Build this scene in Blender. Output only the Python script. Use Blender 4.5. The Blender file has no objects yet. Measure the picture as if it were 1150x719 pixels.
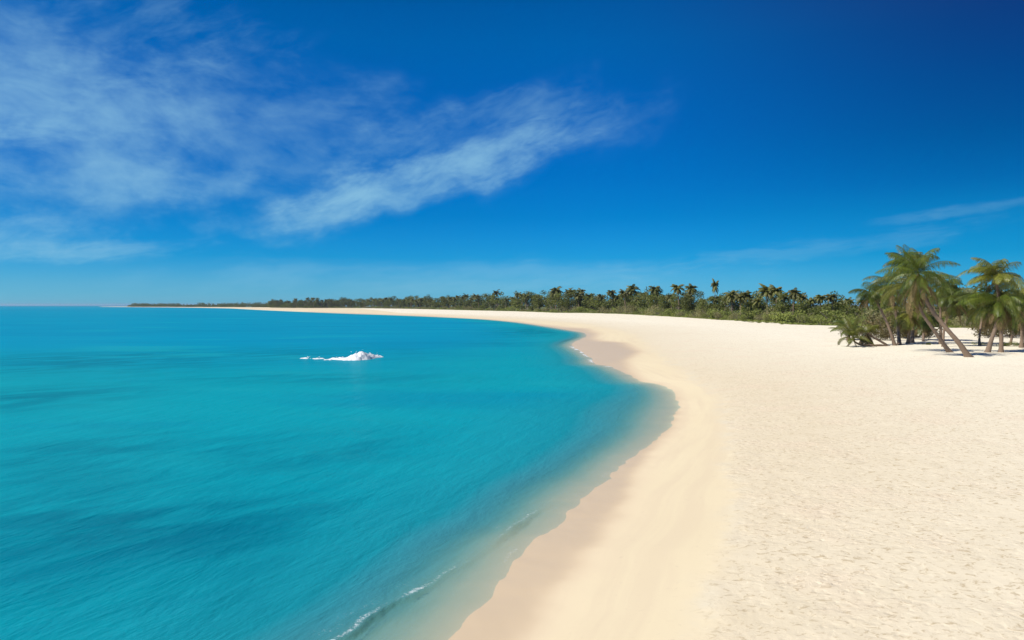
import bpy, math, random
import numpy as np
R = math.radians
C = bpy.context.scene.collection
S = bpy.context.scene

# ------------------------------------------------------------------ camera
F = 902.0; PW = 1150.0; PH = 719.0; HOR = 343.2; EYE = 4.5
PITCH = math.atan((PH/2-HOR)/F)
cam = bpy.data.cameras.new('camera'); co = bpy.data.objects.new('camera', cam); C.objects.link(co)
co.location = (0, 0, EYE); co.rotation_euler = (R(90)-PITCH, 0, 0)
cam.sensor_width = 36; cam.lens = 36*F/PW; cam.clip_start = 0.1; cam.clip_end = 60000
S.camera = co
S.view_settings.view_transform = 'Standard'; S.view_settings.look = 'None'
S.view_settings.exposure = 0.2; S.view_settings.gamma = 1

# ------------------------------------------------------------------ node helpers
class NT:
    def __init__(s, tree): s.t = tree; s.n = tree.nodes; s.l = tree.links
    def add(s, typ, **kw):
        n = s.n.new(typ)
        for k, v in kw.items(): setattr(n, k, v)
        return n
    def put(s, sock, v):
        if isinstance(v, bpy.types.NodeSocket): s.l.new(v, sock)
        else: sock.default_value = v
    def m(s, op, a, b=0.0, c=0.0, clamp=False):
        n = s.add('ShaderNodeMath', operation=op, use_clamp=clamp)
        s.put(n.inputs[0], a); s.put(n.inputs[1], b); s.put(n.inputs[2], c)
        return n.outputs[0]
    def mix(s, fac, a, b, blend='MIX'):
        n = s.add('ShaderNodeMix', data_type='RGBA', blend_type=blend)
        n.clamp_factor = True
        s.put(n.inputs[0], fac)
        for i, v in ((6, a), (7, b)):
            if not isinstance(v, bpy.types.NodeSocket) and len(v) == 3: v = (*v, 1)
            s.put(n.inputs[i], v)
        return n.outputs[2]
    def ramp(s, fac, stops, interp='LINEAR'):
        n = s.add('ShaderNodeValToRGB'); e = n.color_ramp; e.interpolation = interp
        while len(e.elements) < len(stops): e.elements.new(0.5)
        for i, (p, c) in enumerate(stops):
            e.elements[i].position = p
            if not hasattr(c, '__len__'): c = (c, c, c)
            e.elements[i].color = (*c, 1)
        s.put(n.inputs[0], fac); return n.outputs[0]
    def noise(s, vec, scale, detail=4, rough=0.5, dist=0.0):
        n = s.add('ShaderNodeTexNoise')
        if vec is not None: s.l.new(vec, n.inputs['Vector'])
        n.inputs['Scale'].default_value = scale; n.inputs['Detail'].default_value = detail
        n.inputs['Roughness'].default_value = rough; n.inputs['Distortion'].default_value = dist
        return n.outputs[0]
    def xyz(s, x, y, z):
        n = s.add('ShaderNodeCombineXYZ'); s.put(n.inputs[0], x); s.put(n.inputs[1], y); s.put(n.inputs[2], z)
        return n.outputs[0]
    def sep(s, v):
        n = s.add('ShaderNodeSeparateXYZ'); s.l.new(v, n.inputs[0]); return n.outputs
    def attr(s, name):
        n = s.add('ShaderNodeAttribute', attribute_name=name); return n.outputs['Fac']
    def aniso(s, vec, ang, along, across, seed=0.0):
        x, y, z = s.sep(vec); c, q = math.cos(ang), math.sin(ang)
        a = s.m('ADD', s.m('MULTIPLY', x, c*along), s.m('MULTIPLY', y, q*along))
        b = s.m('ADD', s.m('MULTIPLY', x, -q*across), s.m('MULTIPLY', y, c*across))
        return s.xyz(a, b, seed)
    def smooth(s, v, lo, hi):
        n = s.add('ShaderNodeMapRange', interpolation_type='SMOOTHSTEP')
        s.put(n.inputs[0], v); s.put(n.inputs[1], lo); s.put(n.inputs[2], hi)
        return n.outputs[0]
    def mapping(s, v, scale=(1, 1, 1), rot=0.0):
        n = s.add('ShaderNodeMapping'); s.l.new(v, n.inputs[0])
        n.inputs['Rotation'].default_value = (0, 0, rot); n.inputs['Scale'].default_value = scale
        return n.outputs[0]

# ------------------------------------------------------------------ light: sun and sky
SUN_EL, SUN_AZ = R(47), R(-112)          # azimuth from +Y towards +X: the sun stands to the left, a little behind
sd_ = bpy.data.lights.new('sun', 'SUN'); sd_.energy = 5.0; sd_.angle = R(0.55); sd_.color = (1.0, 0.945, 0.86)
so = bpy.data.objects.new('sun', sd_); C.objects.link(so)
so.rotation_euler = (R(90)-SUN_EL, 0, math.pi - SUN_AZ)
so.location = (-30, -10, 40)

SKY_STRENGTH = 0.1
w = bpy.data.worlds.new('World'); S.world = w; w.use_nodes = True
k = NT(w.node_tree); k.n.clear()
sky = k.add('ShaderNodeTexSky', sky_type='NISHITA'); sky.sun_disc = False
sky.sun_elevation = SUN_EL; sky.sun_rotation = SUN_AZ; sky.air_density = 1.0; sky.dust_density = 0.2; sky.ozone_density = 2.5
tc = k.add('ShaderNodeTexCoord')
dx, dy, dz = k.sep(tc.outputs['Generated'])
az = k.m('ARCTAN2', dx, dy)
el = k.m('ARCSINE', dz)
U = k.m('MULTIPLY', az, 902.0)           # angles in units of 1/902 rad
V = k.m('MULTIPLY', el, 902.0)
# deep polarised blue: the physical sky is tinted by height above the horizon, more deeply on the side away from the sun
def lin(c): return [((v/255+.055)/1.055)**2.4 if v > 10.3 else v/255/12.92 for v in c]
def tints(rows):
    return [(max(0, min(1, v/400)), [a/(.1149*b)/3.0 for a, b in zip(lin(c), nish)]) for v, c, nish in rows]
t_mid = k.ramp(k.m('DIVIDE', V, 400.0, clamp=True), tints([
    (0, (105,182,212), (6.53,6.1,4.44)), (23, (88,176,216), (6.2,6.6,5.3)), (53, (30,155,216), (5.0,6.27,6.1)), (98, (2,130,206), (3.6,5.16,6.27)),
    (143, (0,114,197), (2.7,4.17,5.78)), (193, (0,104,190), (2.12,3.42,5.23)), (243, (0,100,183), (1.82,2.96,4.72)), (283, (0,97,175), (1.55,2.6,4.3)), (338, (0,87,161), (1.37,2.31,3.91))]))
t_right = k.ramp(k.m('DIVIDE', V, 400.0, clamp=True), tints([
    (0, (85,172,208), (7.9,7.4,5.4)), (23, (60,168,210), (7.7,8.0,6.3)), (53, (18,152,205), (6.5,7.8,7.2)), (93, (6,132,194), (4.7,6.5,7.5)),
    (125, (0,108,178), (3.9,5.7,7.2)), (170, (0,90,160), (3.1,4.8,6.7)), (223, (3,76,147), (2.4,3.9,5.9)), (273, (12,66,136), (2.0,3.4,5.4)), (338, (30,54,120), (1.7,2.8,4.7))]))
tint = k.mix(k.smooth(U, 40.0, 560.0), t_mid, t_right)
tint = k.mix(1.0, tint, (3.0, 3.0, 3.0), 'MULTIPLY')
base = k.mix(1.0, sky.outputs[0], tint, 'MULTIPLY')
hi = k.smooth(V, 20.0, 330.0)
# cirrus
def rotuv(ang, cu=0.0, cv=0.0):
    u0 = k.m('SUBTRACT', U, cu); v0 = k.m('SUBTRACT', V, cv)
    c, s_ = math.cos(ang), math.sin(ang)
    a = k.m('ADD', k.m('MULTIPLY', u0, c), k.m('MULTIPLY', v0, s_))
    b = k.m('ADD', k.m('MULTIPLY', u0, -s_), k.m('MULTIPLY', v0, c))
    return a, b
warp = k.noise(k.xyz(k.m('MULTIPLY', U, .008), k.m('MULTIPLY', V, .012), 3.0), 1.0, 3, .5)
warp = k.m('MULTIPLY', k.m('SUBTRACT', warp, 0.5), 90.0)
edge = k.noise(k.xyz(k.m('MULTIPLY', U, .013), k.m('MULTIPLY', V, .022), 9.0), 1.0, 5, .6)
edge = k.m('MULTIPLY', k.m('SUBTRACT', edge, .5), 1.7)
def field(ang, sx, sy, seed):
    a, b = rotuv(ang)
    n = k.noise(k.xyz(k.m('MULTIPLY', a, sx), k.m('ADD', k.m('MULTIPLY', b, sy), k.m('MULTIPLY', warp, sy*.6)), seed), 1.0, 7, .62, .45)
    n2 = k.noise(k.xyz(k.m('MULTIPLY', a, sx*3.2), k.m('MULTIPLY', b, sy*2.0), seed+7), 1.0, 3, .6, .6)
    return k.m('ADD', k.m('MULTIPLY', n, .62), k.m('MULTIPLY', n2, .38))
FA = field(R(22), .0075, .029, 1.0); FB = field(R(-6), .006, .018, 4.0); FC = field(R(6), .006, .060, 10.0)
def cirrus(fld, cu, cv, ru, rv, ang, lo, hi_, amp):
    a, b = rotuv(ang, cu, cv)
    b2 = k.m('ADD', b, k.m('MULTIPLY', warp, min(1.0, rv/60)))
    r = k.m('ADD', k.m('POWER', k.m('DIVIDE', a, ru), 2.0), k.m('POWER', k.m('DIVIDE', b2, rv), 2.0))
    mask = k.m('SUBTRACT', 1.0, k.smooth(k.m('ADD', r, edge), 0.0, 1.15))
    n = k.m('ADD', fld, k.m('MULTIPLY', k.m('SUBTRACT', mask, 0.5), 0.18))
    return k.m('MULTIPLY', k.m('MULTIPLY', k.smooth(n, lo, hi_), mask), amp)
parts = [
    cirrus(FA, -115, 136, 225, 32, R(16), .26, .86, .62),
    cirrus(FA, -195, 112, 90, 38, R(30), .26, .80, .50),
    cirrus(FA, -20, 186, 220, 60, R(10), .36, .94, .36),
    cirrus(FB, -600, 205, 350, 130, R(-10), .16, .86, .48),
    cirrus(FC, -600, 172, 180, 32, R(-4), .36, .74, .48),
    cirrus(FA, -530, 66, 150, 28, R(4), .34, .80, .48),
    cirrus(FC, -430, 56, 120, 15, R(2), .36, .72, .42),
    cirrus(FB, -350, 175, 320, 95, R(2), .34, .90, .36),
    cirrus(FA, -370, 285, 180, 50, R(-5), .46, .86, .24),
    cirrus(FC, 330, 60, 260, 16, R(7), .42, .74, .15),
    cirrus(FC, 455, 92, 130, 8, R(6), .42, .74, .18),
    cirrus(FC, -60, 30, 420, 26, R(1), .34, .74, .20),
]
cf = parts[0]
for p in parts[1:]:
    cf = k.m('SUBTRACT', k.m('ADD', cf, p), k.m('MULTIPLY', cf, p))
cloudcol = k.mix(hi, (2.7, 5.3, 6.8), (2.8, 5.5, 7.1))
base = k.mix(cf, base, cloudcol)
bg = k.add('ShaderNodeBackground'); k.l.new(base, bg.inputs[0]); bg.inputs[1].default_value = SKY_STRENGTH
wo = k.add('ShaderNodeOutputWorld'); k.l.new(bg.outputs[0], wo.inputs[0])

# ------------------------------------------------------------------ picture point -> place
def ray(px, py):
    x = (px-PW/2)/F; u = (PH/2-py)/F
    cp, sp = math.cos(PITCH), math.sin(PITCH)
    return x, cp + u*sp, -sp + u*cp
def gp(px, py, z=0.0):
    x, y, zz = ray(px, py); t = (z-EYE)/zz
    return x*t, y*t
def at_y(px, py, Y):
    x, y, zz = ray(px, py); t = Y/y
    return np.array([x*t, Y, EYE+zz*t])

# ------------------------------------------------------------------ shoreline
shore_px = [(500,719),(518,703),(539,680),(571,640),(590,614),(625,590),(657,552),(682,536),(721,505),(737,493),(752,478),(761,453),(755,441),
 (740,432),(721,429),(703,420),(685,412),(669,409),(662,401),(650,394),(641,388),(645,384),(654,380.5),(658,377.5),(655,373.8),(640,371.2),
 (611,366.5),(581,362.2),(550,359.3),(530,358),(478,355.6),(426,353.6),(400,352.8),(346,350.6),(300,348.6),(269,347.0)]
shore = [(-700.,-2500.),(-60.,-120.),(-16.,-20.),(-8.,-4.),(-3.3,5.0)] + [gp(*p) for p in shore_px]
shore += [(-430., 1230.), (-560.,1480.), gp(215,345.6), gp(150,345.0), gp(112,344.7), (-1500.,3010.), (-1300.,3250.), (0.,5200.), (9000.,9500.)]
shore = np.array(shore)
def smooth_poly(P, n=5):
    out = []
    for i in range(len(P)-1):
        p0 = P[max(i-1, 0)]; p1 = P[i]; p2 = P[i+1]; p3 = P[min(i+2, len(P)-1)]
        for j in range(n):
            # centripetal-like: limit tangents by local segment length
            L = np.linalg.norm(p2-p1); t = j/n
            m1 = (p2-p0); m1 = m1/(np.linalg.norm(m1)+1e-9)*L*.9; m2 = (p3-p1); m2 = m2/(np.linalg.norm(m2)+1e-9)*L*.9
            out.append((2*t**3-3*t**2+1)*p1+(t**3-2*t**2+t)*m1+(-2*t**3+3*t**2)*p2+(t**3-t**2)*m2)
    out.append(P[-1]); return np.array(out)
shore_s = smooth_poly(shore, 5)
# cheap value noise for terrain and foam
def vnoise(x, y, seed=0):
    xi = np.floor(x).astype(np.int64); yi = np.floor(y).astype(np.int64)
    xf = x-xi; yf = y-yi; xf = xf*xf*(3-2*xf); yf = yf*yf*(3-2*yf)
    def h(a, b):
        n = (a*374761393 + b*668265263 + seed*1442695041) & 0x7fffffff
        n = ((n ^ (n >> 13))*1274126177) & 0x7fffffff
        return ((n ^ (n >> 16)) & 0xffff)/65535.0
    return (h(xi, yi)*(1-xf)+h(xi+1, yi)*xf)*(1-yf)+(h(xi, yi+1)*(1-xf)+h(xi+1, yi+1)*xf)*yf
def fbm(x, y, o=4, seed=0):
    s = 0; a = .5; t = 0
    for i in range(o):
        s = s+a*vnoise(x, y, seed+i); t += a; a *= .5; x = x*2.03+11.3; y = y*2.03+7.7
    return s/t
def seg_dist(X, Y, P):
    best = np.full(X.shape, 1e12)
    for a, b in zip(P[:-1], P[1:]):
        d = b-a; L2 = d@d + 1e-12
        t = np.clip(((X-a[0])*d[0]+(Y-a[1])*d[1])/L2, 0, 1)
        q = (X-a[0]-t*d[0])**2+(Y-a[1]-t*d[1])**2
        np.minimum(best, q, out=best)
    return np.sqrt(best)
def inside(X, Y, P):
    r = np.zeros(X.shape, bool)
    n = len(P)
    for i in range(n):
        x1, y1 = P[i]; x2, y2 = P[(i+1) % n]
        if y1 == y2: continue
        c = ((y1 > Y) != (y2 > Y)) & (X < (x2-x1)*(Y-y1)/(y2-y1)+x1)
        r ^= c
    return r
land_poly = np.vstack([shore_s, [(30000., 9500.), (30000., -2500.)]])
def sdist(X, Y):
    X = np.asarray(X, float); Y = np.asarray(Y, float)
    d = seg_dist(X, Y, shore_s)
    s = np.where(inside(X, Y, land_poly), d, -d)
    r = np.hypot(X, Y); a = np.exp(-np.abs(s)/1.5)
    return s + a*(.16*(fbm(X*1.5, Y*1.5, 3, 101)-.5)*2 + .35*(fbm(X*.45, Y*.45, 2, 103)-.5)*np.clip(r/25-.4, 0, 1))
def height_sd(s):
    return np.where(s > 0, 0.75*(1-np.exp(-s/8.0)), -np.interp(-s, [0, .5, 1.0, 1.6, 2.6, 4.5, 9, 30, 110], [0, .022, .065, .16, .40, .80, 1.35, 2.4, 7.0]))
def terrain(X, Y, s=None):
    X = np.asarray(X, float); Y = np.asarray(Y, float)
    if s is None: s = sdist(X, Y)
    z = height_sd(s)
    c0 = gp(735, 462)
    flat = 1-.50*np.exp(-((X-c0[0])**2+(Y-c0[1])**2)/9.0**2)
    z = np.where(s < 0, z*flat, z)
    up = np.clip((s-8)/15, 0, 1)
    return z + up*0.16*(fbm(X/9, Y/9, 3, 5)-.5)
def on_sand(px, py):
    z = 0.5
    for i in range(5):
        x, y = gp(px, py, z); z = float(terrain(np.array([x]), np.array([y]))[0])
    return x, y, z

# ------------------------------------------------------------------ meshes
def mesh_obj(name, verts, faces, mat=None, parent=None, smooth=False, attrs=None):
    """verts (N,3); faces (M,4) or (M,3) arrays or a list of such arrays"""
    verts = np.asarray(verts, np.float32)
    if not isinstance(faces, list): faces = [faces]
    me = bpy.data.meshes.new(name)
    me.vertices.add(len(verts)); me.vertices.foreach_set('co', verts.ravel())
    loops = np.concatenate([f.ravel() for f in faces]).astype(np.int32)
    tot = np.concatenate([np.full(len(f), f.shape[1]) for f in faces]).astype(np.int32)
    st = np.concatenate([[0], np.cumsum(tot)[:-1]]).astype(np.int32)
    me.loops.add(len(loops)); me.loops.foreach_set('vertex_index', loops)
    me.polygons.add(len(tot)); me.polygons.foreach_set('loop_start', st); me.polygons.foreach_set('loop_total', tot)
    me.polygons.foreach_set('use_smooth', np.full(len(tot), smooth))
    if attrs:
        for a, v in attrs.items():
            at = me.attributes.new(a, 'FLOAT', 'POINT'); at.data.foreach_set('value', np.asarray(v, np.float32))
    me.update(calc_edges=True); me.validate()
    if mat: me.materials.append(mat)
    o = bpy.data.objects.new(name, me); C.objects.link(o)
    if parent: o.parent = parent
    return o
def tag(o, label=None, cat=None, group=None, kind=None):
    if label: o['label'] = label
    if cat: o['category'] = cat
    if group: o['group'] = group
    if kind: o['kind'] = kind
    return o
def polar_grid(rings, angs):
    rr, aa = np.meshgrid(rings, angs, indexing='ij')
    X = (rr*np.sin(aa)).ravel(); Y = (rr*np.cos(aa)).ravel()
    nr, na = len(rings), len(angs)
    i = np.arange(nr-1)[:, None]*na; j = np.arange(na)[None, :]; j2 = (j+1) % na
    F4 = np.stack([i+j, i+j2, i+na+j2, i+na+j], -1).reshape(-1, 4)[:, ::-1]
    return X, Y, F4
def geo(a, b, f):
    n = int(math.log(b/a)/math.log(f))+1; return list(np.geomspace(a, b, n))
angs = np.concatenate([np.arange(-42, 42, .12), np.arange(42, 318, 4.0)])*math.pi/180

def mat_new(name):
    m = bpy.data.materials.new(name); m.use_nodes = True
    t = NT(m.node_tree); t.n.clear()
    out = t.add('ShaderNodeOutputMaterial')
    return m, t, out
def principled(t, out, **kw):
    p = t.add('ShaderNodeBsdfPrincipled')
    for a, v in kw.items(): t.put(p.inputs[a.replace('_', ' ')], v)
    if out: t.l.new(p.outputs[0], out.inputs[0])
    return p

# ------------------------------------------------------------------ sand
# lines read in the picture and laid out on the ground
wet_px = [(430,900),(520,770),(576,719),(635,649),(673,603),(698,565),(712,530),(735,500),(753,482),(763,455),(757,439),(741,430.5),(722,427),(709,417),(704,406.5),(719,398),(701,388),(676,384.5),(668,381),(672,375.2),(660,370.2),(640,368.5),(611,365),(581,361.2),(550,358.6),(480,355),(426,353.2),(346,350.3)]
trod_px = [(700,900),(788,719),(797,644),(816,592),(823,535),(821,498),(811,441),(785,424),(752,404),(735,392),(722,380),(705,372),(660,364),(600,359),(520,355),(450,352.2)]
wet_w = np.array([gp(px, py, 0.1) for px, py in wet_px])
wet_poly = np.vstack([wet_w, [(-600., 900.), (-900., 0.), (-30., -10.)]])
trod_w = np.array([gp(px, py, 0.45) for px, py in trod_px])
trod_poly = np.vstack([trod_w, [(-300., 1500.), (3000., 1500.), (3000., 0.), (8., -60), (1., -20)]])
veg_px = [(1500,374),(1300,371.5),(1150,369.5),(1065,368.2),(990,367.4),(937,366.0),(892,364.6),(870,362.3),(832,360.6),(800,358.8),(780,357.2),(740,355),(700,352.8),
 (660,351.8),(622,351.4),(600,350.4),(570,349.6),(540,348.9),(478,347.4),(440,346.7),(400,346.1),(350,346.1),(300,345.7)]
veg_w = np.array([gp(px, py, 0.75) for px, py in veg_px])
veg_w = np.vstack([veg_w, [(-420., 1500.), (-600., 1800.), (-1150., 2420.), (-1440., 3010.)]])
veg_poly = np.vstack([veg_w, [(-1200., 3150.), (0., 4900.), (9000., 9300.), (9000., 0.), (400., 60.)]])

rings = [0.01, .7, 1.3] + geo(2.0, 110, 1.009) + geo(112, 900, 1.014) + geo(925, 30000, 1.05)
X, Y, F4 = polar_grid(np.array(rings), angs)
s = sdist(X, Y)
Z = terrain(X, Y, s)
def soft(poly, line, w0, nz=0.0, sc=1.0, seed=1):
    d = seg_dist(X, Y, line); d = np.where(inside(X, Y, poly), d, -d)
    if nz: d = d + nz*(fbm(X*sc, Y*sc, 4, seed)-.5)
    return d
dwet = soft(wet_poly, wet_w, 1, .35, 1.2, 3)
near = np.hypot(X, Y)
wet = 1/(1+np.exp(-np.clip(dwet/np.maximum(.10, near*.004), -30, 30)))
dt = soft(trod_poly, trod_w, 1, .6, .7, 9)
trod = 1/(1+np.exp(-np.clip(dt/np.maximum(.12, near*.005), -30, 30)))
dv = soft(veg_poly, veg_w, 1, 3.0, .2, 12)
vg = np.clip(dv/3+.2, 0, 1)
# washed berm edge is a real little step; small lumps on the trodden sand near the viewer
Z = Z + np.where(s > 0, 0.03*trod, 0)
lump = (fbm(X*2.4, Y*2.4, 4, 21)-.5)
Z = Z + trod*np.clip(1-near/90, 0, 1)*(s > 1)*0.035*lump
m_sand, t, out = mat_new('sand')
g = t.add('ShaderNodeNewGeometry'); pos = g.outputs['Position']
wetA, trodA, vegA = t.attr('wet'), t.attr('trodden'), t.attr('litter')
n_big = t.noise(pos, .12, 5, .55); n_mid = t.noise(pos, 1.1, 5, .6); n_fine = t.noise(pos, 22.0, 4, .7); n_speck = t.noise(pos, 7.0, 6, .65, .8)
washed = t.mix(n_big, (.67, .565, .37), (.725, .625, .42))
n_patch = t.noise(pos, .45, 4, .55)
dry = t.mix(n_mid, (.61, .52, .355), (.71, .62, .45))
dry = t.mix(t.m('MULTIPLY', t.attr('inland'), .75), dry, (.85, .80, .64))
dry = t.mix(t.smooth(n_speck, .53, .66), dry, (.50, .41, .265))
dry = t.mix(t.smooth(n_speck, .40, .28), dry, (.76, .68, .49))
shv = t.attr('shore')
tide = t.noise(t.xyz(t.m('MULTIPLY', shv, 1.9), t.m('MULTIPLY', t.sep(pos)[0], .10), t.m('MULTIPLY', t.sep(pos)[1], .10)), 1.0, 4, .6, .3)
washed = t.mix(t.m('MULTIPLY', t.smooth(tide, .42, .66), .5), washed, (.63, .52, .355))
washed = t.mix(t.m('MULTIPLY', t.smooth(n_speck, .60, .72), .35), washed, (.52, .43, .30))
washed = t.mix(t.m('MULTIPLY', t.attr('damp'), .8), washed, (.66, .53, .37))
col = t.mix(trodA, washed, dry)
col = t.mix(t.m('MULTIPLY', t.smooth(n_patch, .5, .7), t.m('MULTIPLY', trodA, .3)), col, (.70, .56, .41))
# faint grey stripe of fine shell where the last high tide stopped
band = t.m('MULTIPLY', t.m('MULTIPLY', trodA, t.m('SUBTRACT', 1.0, trodA)), 4.0)
col = t.mix(t.m('MULTIPLY', t.m('MULTIPLY', band, t.smooth(n_mid, .4, .7)), .35), col, (.56, .53, .43))
wetc = t.mix(n_big, (.55, .42, .255), (.60, .465, .295))
col = t.mix(t.m('MULTIPLY', wetA, .92), col, wetc)
lit = t.mix(t.noise(pos, .35, 5, .6), (.06, .085, .025), (.16, .17, .06))
col = t.mix(vegA, col, lit)
b1 = t.add('ShaderNodeBump'); b1.inputs['Distance'].default_value = .035
vor = t.add('ShaderNodeTexVoronoi', feature='SMOOTH_F1'); vor.inputs['Scale'].default_value = 5.2; vor.inputs['Randomness'].default_value = 1
wv = t.add('ShaderNodeVectorMath', operation='ADD'); t.l.new(pos, wv.inputs[0])
nn = t.add('ShaderNodeTexNoise'); nn.inputs['Scale'].default_value = 3; t.l.new(pos, nn.inputs['Vector']); 
sc_ = t.add('ShaderNodeVectorMath', operation='SCALE'); t.l.new(nn.outputs['Color'], sc_.inputs[0]); sc_.inputs['Scale'].default_value = .35
t.l.new(sc_.outputs[0], wv.inputs[1]); t.l.new(wv.outputs[0], vor.inputs['Vector'])
hgt = t.m('ADD', t.m('MULTIPLY', t.smooth(vor.outputs['Distance'], .05, .5), .8), t.m('ADD', t.m('MULTIPLY', n_speck, 1.3), t.m('MULTIPLY', n_fine, .25)))
t.l.new(hgt, b1.inputs['Height'])
t.put(b1.inputs['Strength'], t.m('MULTIPLY', trodA, t.m('ADD', .14, t.m('MULTIPLY', t.smooth(n_patch, .35, .65), .32))))
b2 = t.add('ShaderNodeBump'); b2.inputs['Distance'].default_value = .006; b2.inputs['Strength'].default_value = .5
t.l.new(n_mid, b2.inputs['Height']); t.l.new(b1.outputs[0], b2.inputs['Normal'])
p = principled(t, out, Base_Color=col, Roughness=t.m('SUBTRACT', .92, t.m('MULTIPLY', wetA, .5)), Normal=b2.outputs[0])
t.put(p.inputs['Specular IOR Level'], t.m('ADD', .06, t.m('MULTIPLY', wetA, .3)))
tag(mesh_obj('beach_ground', np.stack([X, Y, Z], 1), F4, m_sand, smooth=True, attrs={'wet': wet, 'shore': np.clip(s, 0, 40), 'damp': 1/(1+np.exp(-np.clip((dwet+.25)/.22, -30, 30))), 'trodden': trod, 'litter': vg, 'inland': np.clip((s+3*fbm(X*.1, Y*.1, 3, 70)-6)/20, 0, 1)**.8}), kind='structure')

# ------------------------------------------------------------------ sea
ridge_px = [(300,790),(372,728),(396,714),(416,698),(432,687),(468,669),(503,646),(524,635),(552,617),(566,607),(577,600),(590,587),(611,572),(632,554)]
ridge_w = smooth_poly(np.array([gp(*p) for p in ridge_px]), 4)
wr = [0.5, 2.0] + geo(3.0, 9, 1.02) + geo(9.05, 24, 1.0032) + geo(24.2, 120, 1.012) + geo(122, 1500, 1.02) + geo(1540, 30000, 1.06)
X, Y, F4 = polar_grid(np.array(wr), angs)
s = sdist(X, Y); bed = terrain(X, Y, s)
near = np.hypot(X, Y)
dr = seg_dist(X, Y, ridge_w)
# which side of the wavelet: seaward is where the shore is farther
A_ = ridge_w[0]; 
def side_of(X, Y, P):
    best = np.full(X.shape, 1e12); sg = np.zeros(X.shape); tt = np.zeros(X.shape); acc = 0
    for a, b in zip(P[:-1], P[1:]):
        d = b-a; L = math.hypot(*d)
        u = np.clip(((X-a[0])*d[0]+(Y-a[1])*d[1])/L**2, 0, 1)
        q = (X-a[0]-u*d[0])**2+(Y-a[1]-u*d[1])**2
        cr = d[0]*(Y-a[1])-d[1]*(X-a[0])
        mk = q < best; best = np.where(mk, q, best); sg = np.where(mk, np.sign(cr), sg); tt = np.where(mk, acc+u*L, tt); acc += L
    return sg*np.sqrt(best), tt/acc, acc
sr, tr, Lr = side_of(X, Y, ridge_w)      # positive = left of the line = seaward
sr = sr + 0.07*(fbm(X*2.2, Y*2.2, 3, 55)-.5)*2
amp = (.028+.085*np.exp(-((tr-.66)/.10)**2)+.06*np.exp(-((tr-.22)/.10)**2))*np.clip(tr*6, 0, 1)*np.clip((1-tr)*6, 0, 1)*(0.5+.9*fbm(tr*Lr*.8, tr*0, 3, 8))
wave = np.where(sr > 0, np.exp(-(sr/.42)**2), np.exp(-(sr/.05)**2))*amp
swell = 0.012*np.sin((X*.5+Y*.87)*2.1+3*fbm(X*.15, Y*.15, 2, 3))*np.clip(-s/6, 0, 1)*np.clip(1-near/120, 0, 1)
# thin film that laps up the sand, edge slightly scalloped
Zw = wave+swell + 0.004
foam = np.exp(-((sr-.07)/.10)**2)*(.50+.14/(1+np.exp((tr-.42)*28))+.14/(1+np.exp(-(tr-.74)*28)))*np.clip((1-tr)*5, 0, 1)*(.7+.55*fbm(X*2, Y*2, 2, 31))
foam = np.maximum(foam, 0.42*np.exp(-((sr-.35)/.30)**2)*(.4+1.0*fbm(X*2, Y*2, 3, 37))*np.clip((1-tr)*8, 0, 1)*np.clip(tr*10, 0, 1))
# foam along the inlet where the water is breaking on the sand
fo_line = smooth_poly(np.array([gp(*p) for p in [(641,388),(650,393.6),(656,397.5),(664,401.5),(668,407),(684,412)]]), 4)
df = seg_dist(X, Y, fo_line)
foam = np.maximum(foam, .95*np.exp(-(df/.6)**2)*np.clip((fbm(X*1.3, Y*1.3, 4, 41)-.28)*4, 0, 1))
f2 = np.exp(-((s+.12)/.10)**2)*np.clip((fbm(X*1.1, Y*1.1, 4, 61)-.45)*5, 0, 1)*.58*(near < 60)
foam = np.maximum(foam, f2)
depth = np.clip(-bed, 0, 8)
deep = np.clip((Y-42+12*(fbm(X*.03, Y*.03, 3, 81)-.5))/60, 0, 1)*np.clip((-s-3)/14, 0, 1)
deep = deep*deep*(3-2*deep)
weed = np.zeros(len(X))
for px_, py_, rx_, ry_, am in [(180,590,330,75,.9),(60,520,200,40,.6),(330,505,150,28,.75),(30,640,160,60,.5),(120,405,230,14,.7),(330,398,190,12,.55),(20,447,130,14,.7),(350,425,210,8,.5),(600,372,70,7,.75),(560,385,80,4,.5),(440,640,120,40,.7),(300,680,200,40,.7)]:
    cx_, cy_ = gp(px_, py_); D_ = math.hypot(cx_, cy_)
    e_ = ((X-cx_)/(rx_*D_/F))**2+((Y-cy_)/(ry_*D_**2/(F*EYE)))**2
    e_ = e_*(.6+.8*fbm(X*6/D_, Y*6/D_, 3, 90))
    weed = np.maximum(weed, am*np.exp(-e_*1.3))
keep = (s > -1e9)
mask = ((s < 1.2))[F4].any(1)
used = np.unique(F4[mask]); remap = np.full(len(X), -1); remap[used] = np.arange(len(used))
m_sea, t, out = mat_new('sea_water')
g = t.add('ShaderNodeNewGeometry'); pos = g.outputs['Position']
dep, fo = t.attr('depth'), t.attr('foam')
x_, y_, z_ = t.sep(pos)
body = t.ramp(t.m('DIVIDE', dep, 2.0), [(0.0, (.20, .37, .41)), (0.07, (.07, .32, .36)), (0.2, (.010, .27, .31)), (.5, (.003, .285, .325)), (1.0, (.003, .29, .33))])
n1 = t.noise(t.mapping(pos, (.045, .09, 1), R(-25)), 1.0, 4, .5, .6)
n2 = t.noise(t.aniso(pos, R(50), .22, .50, 3.0), 1.0, 6, .58, .6)
n3 = t.noise(t.mapping(pos, (.008, .020, 1), R(8)), 1.0, 4, .55, .4)
deepf = t.smooth(dep, .25, 1.0)
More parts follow.
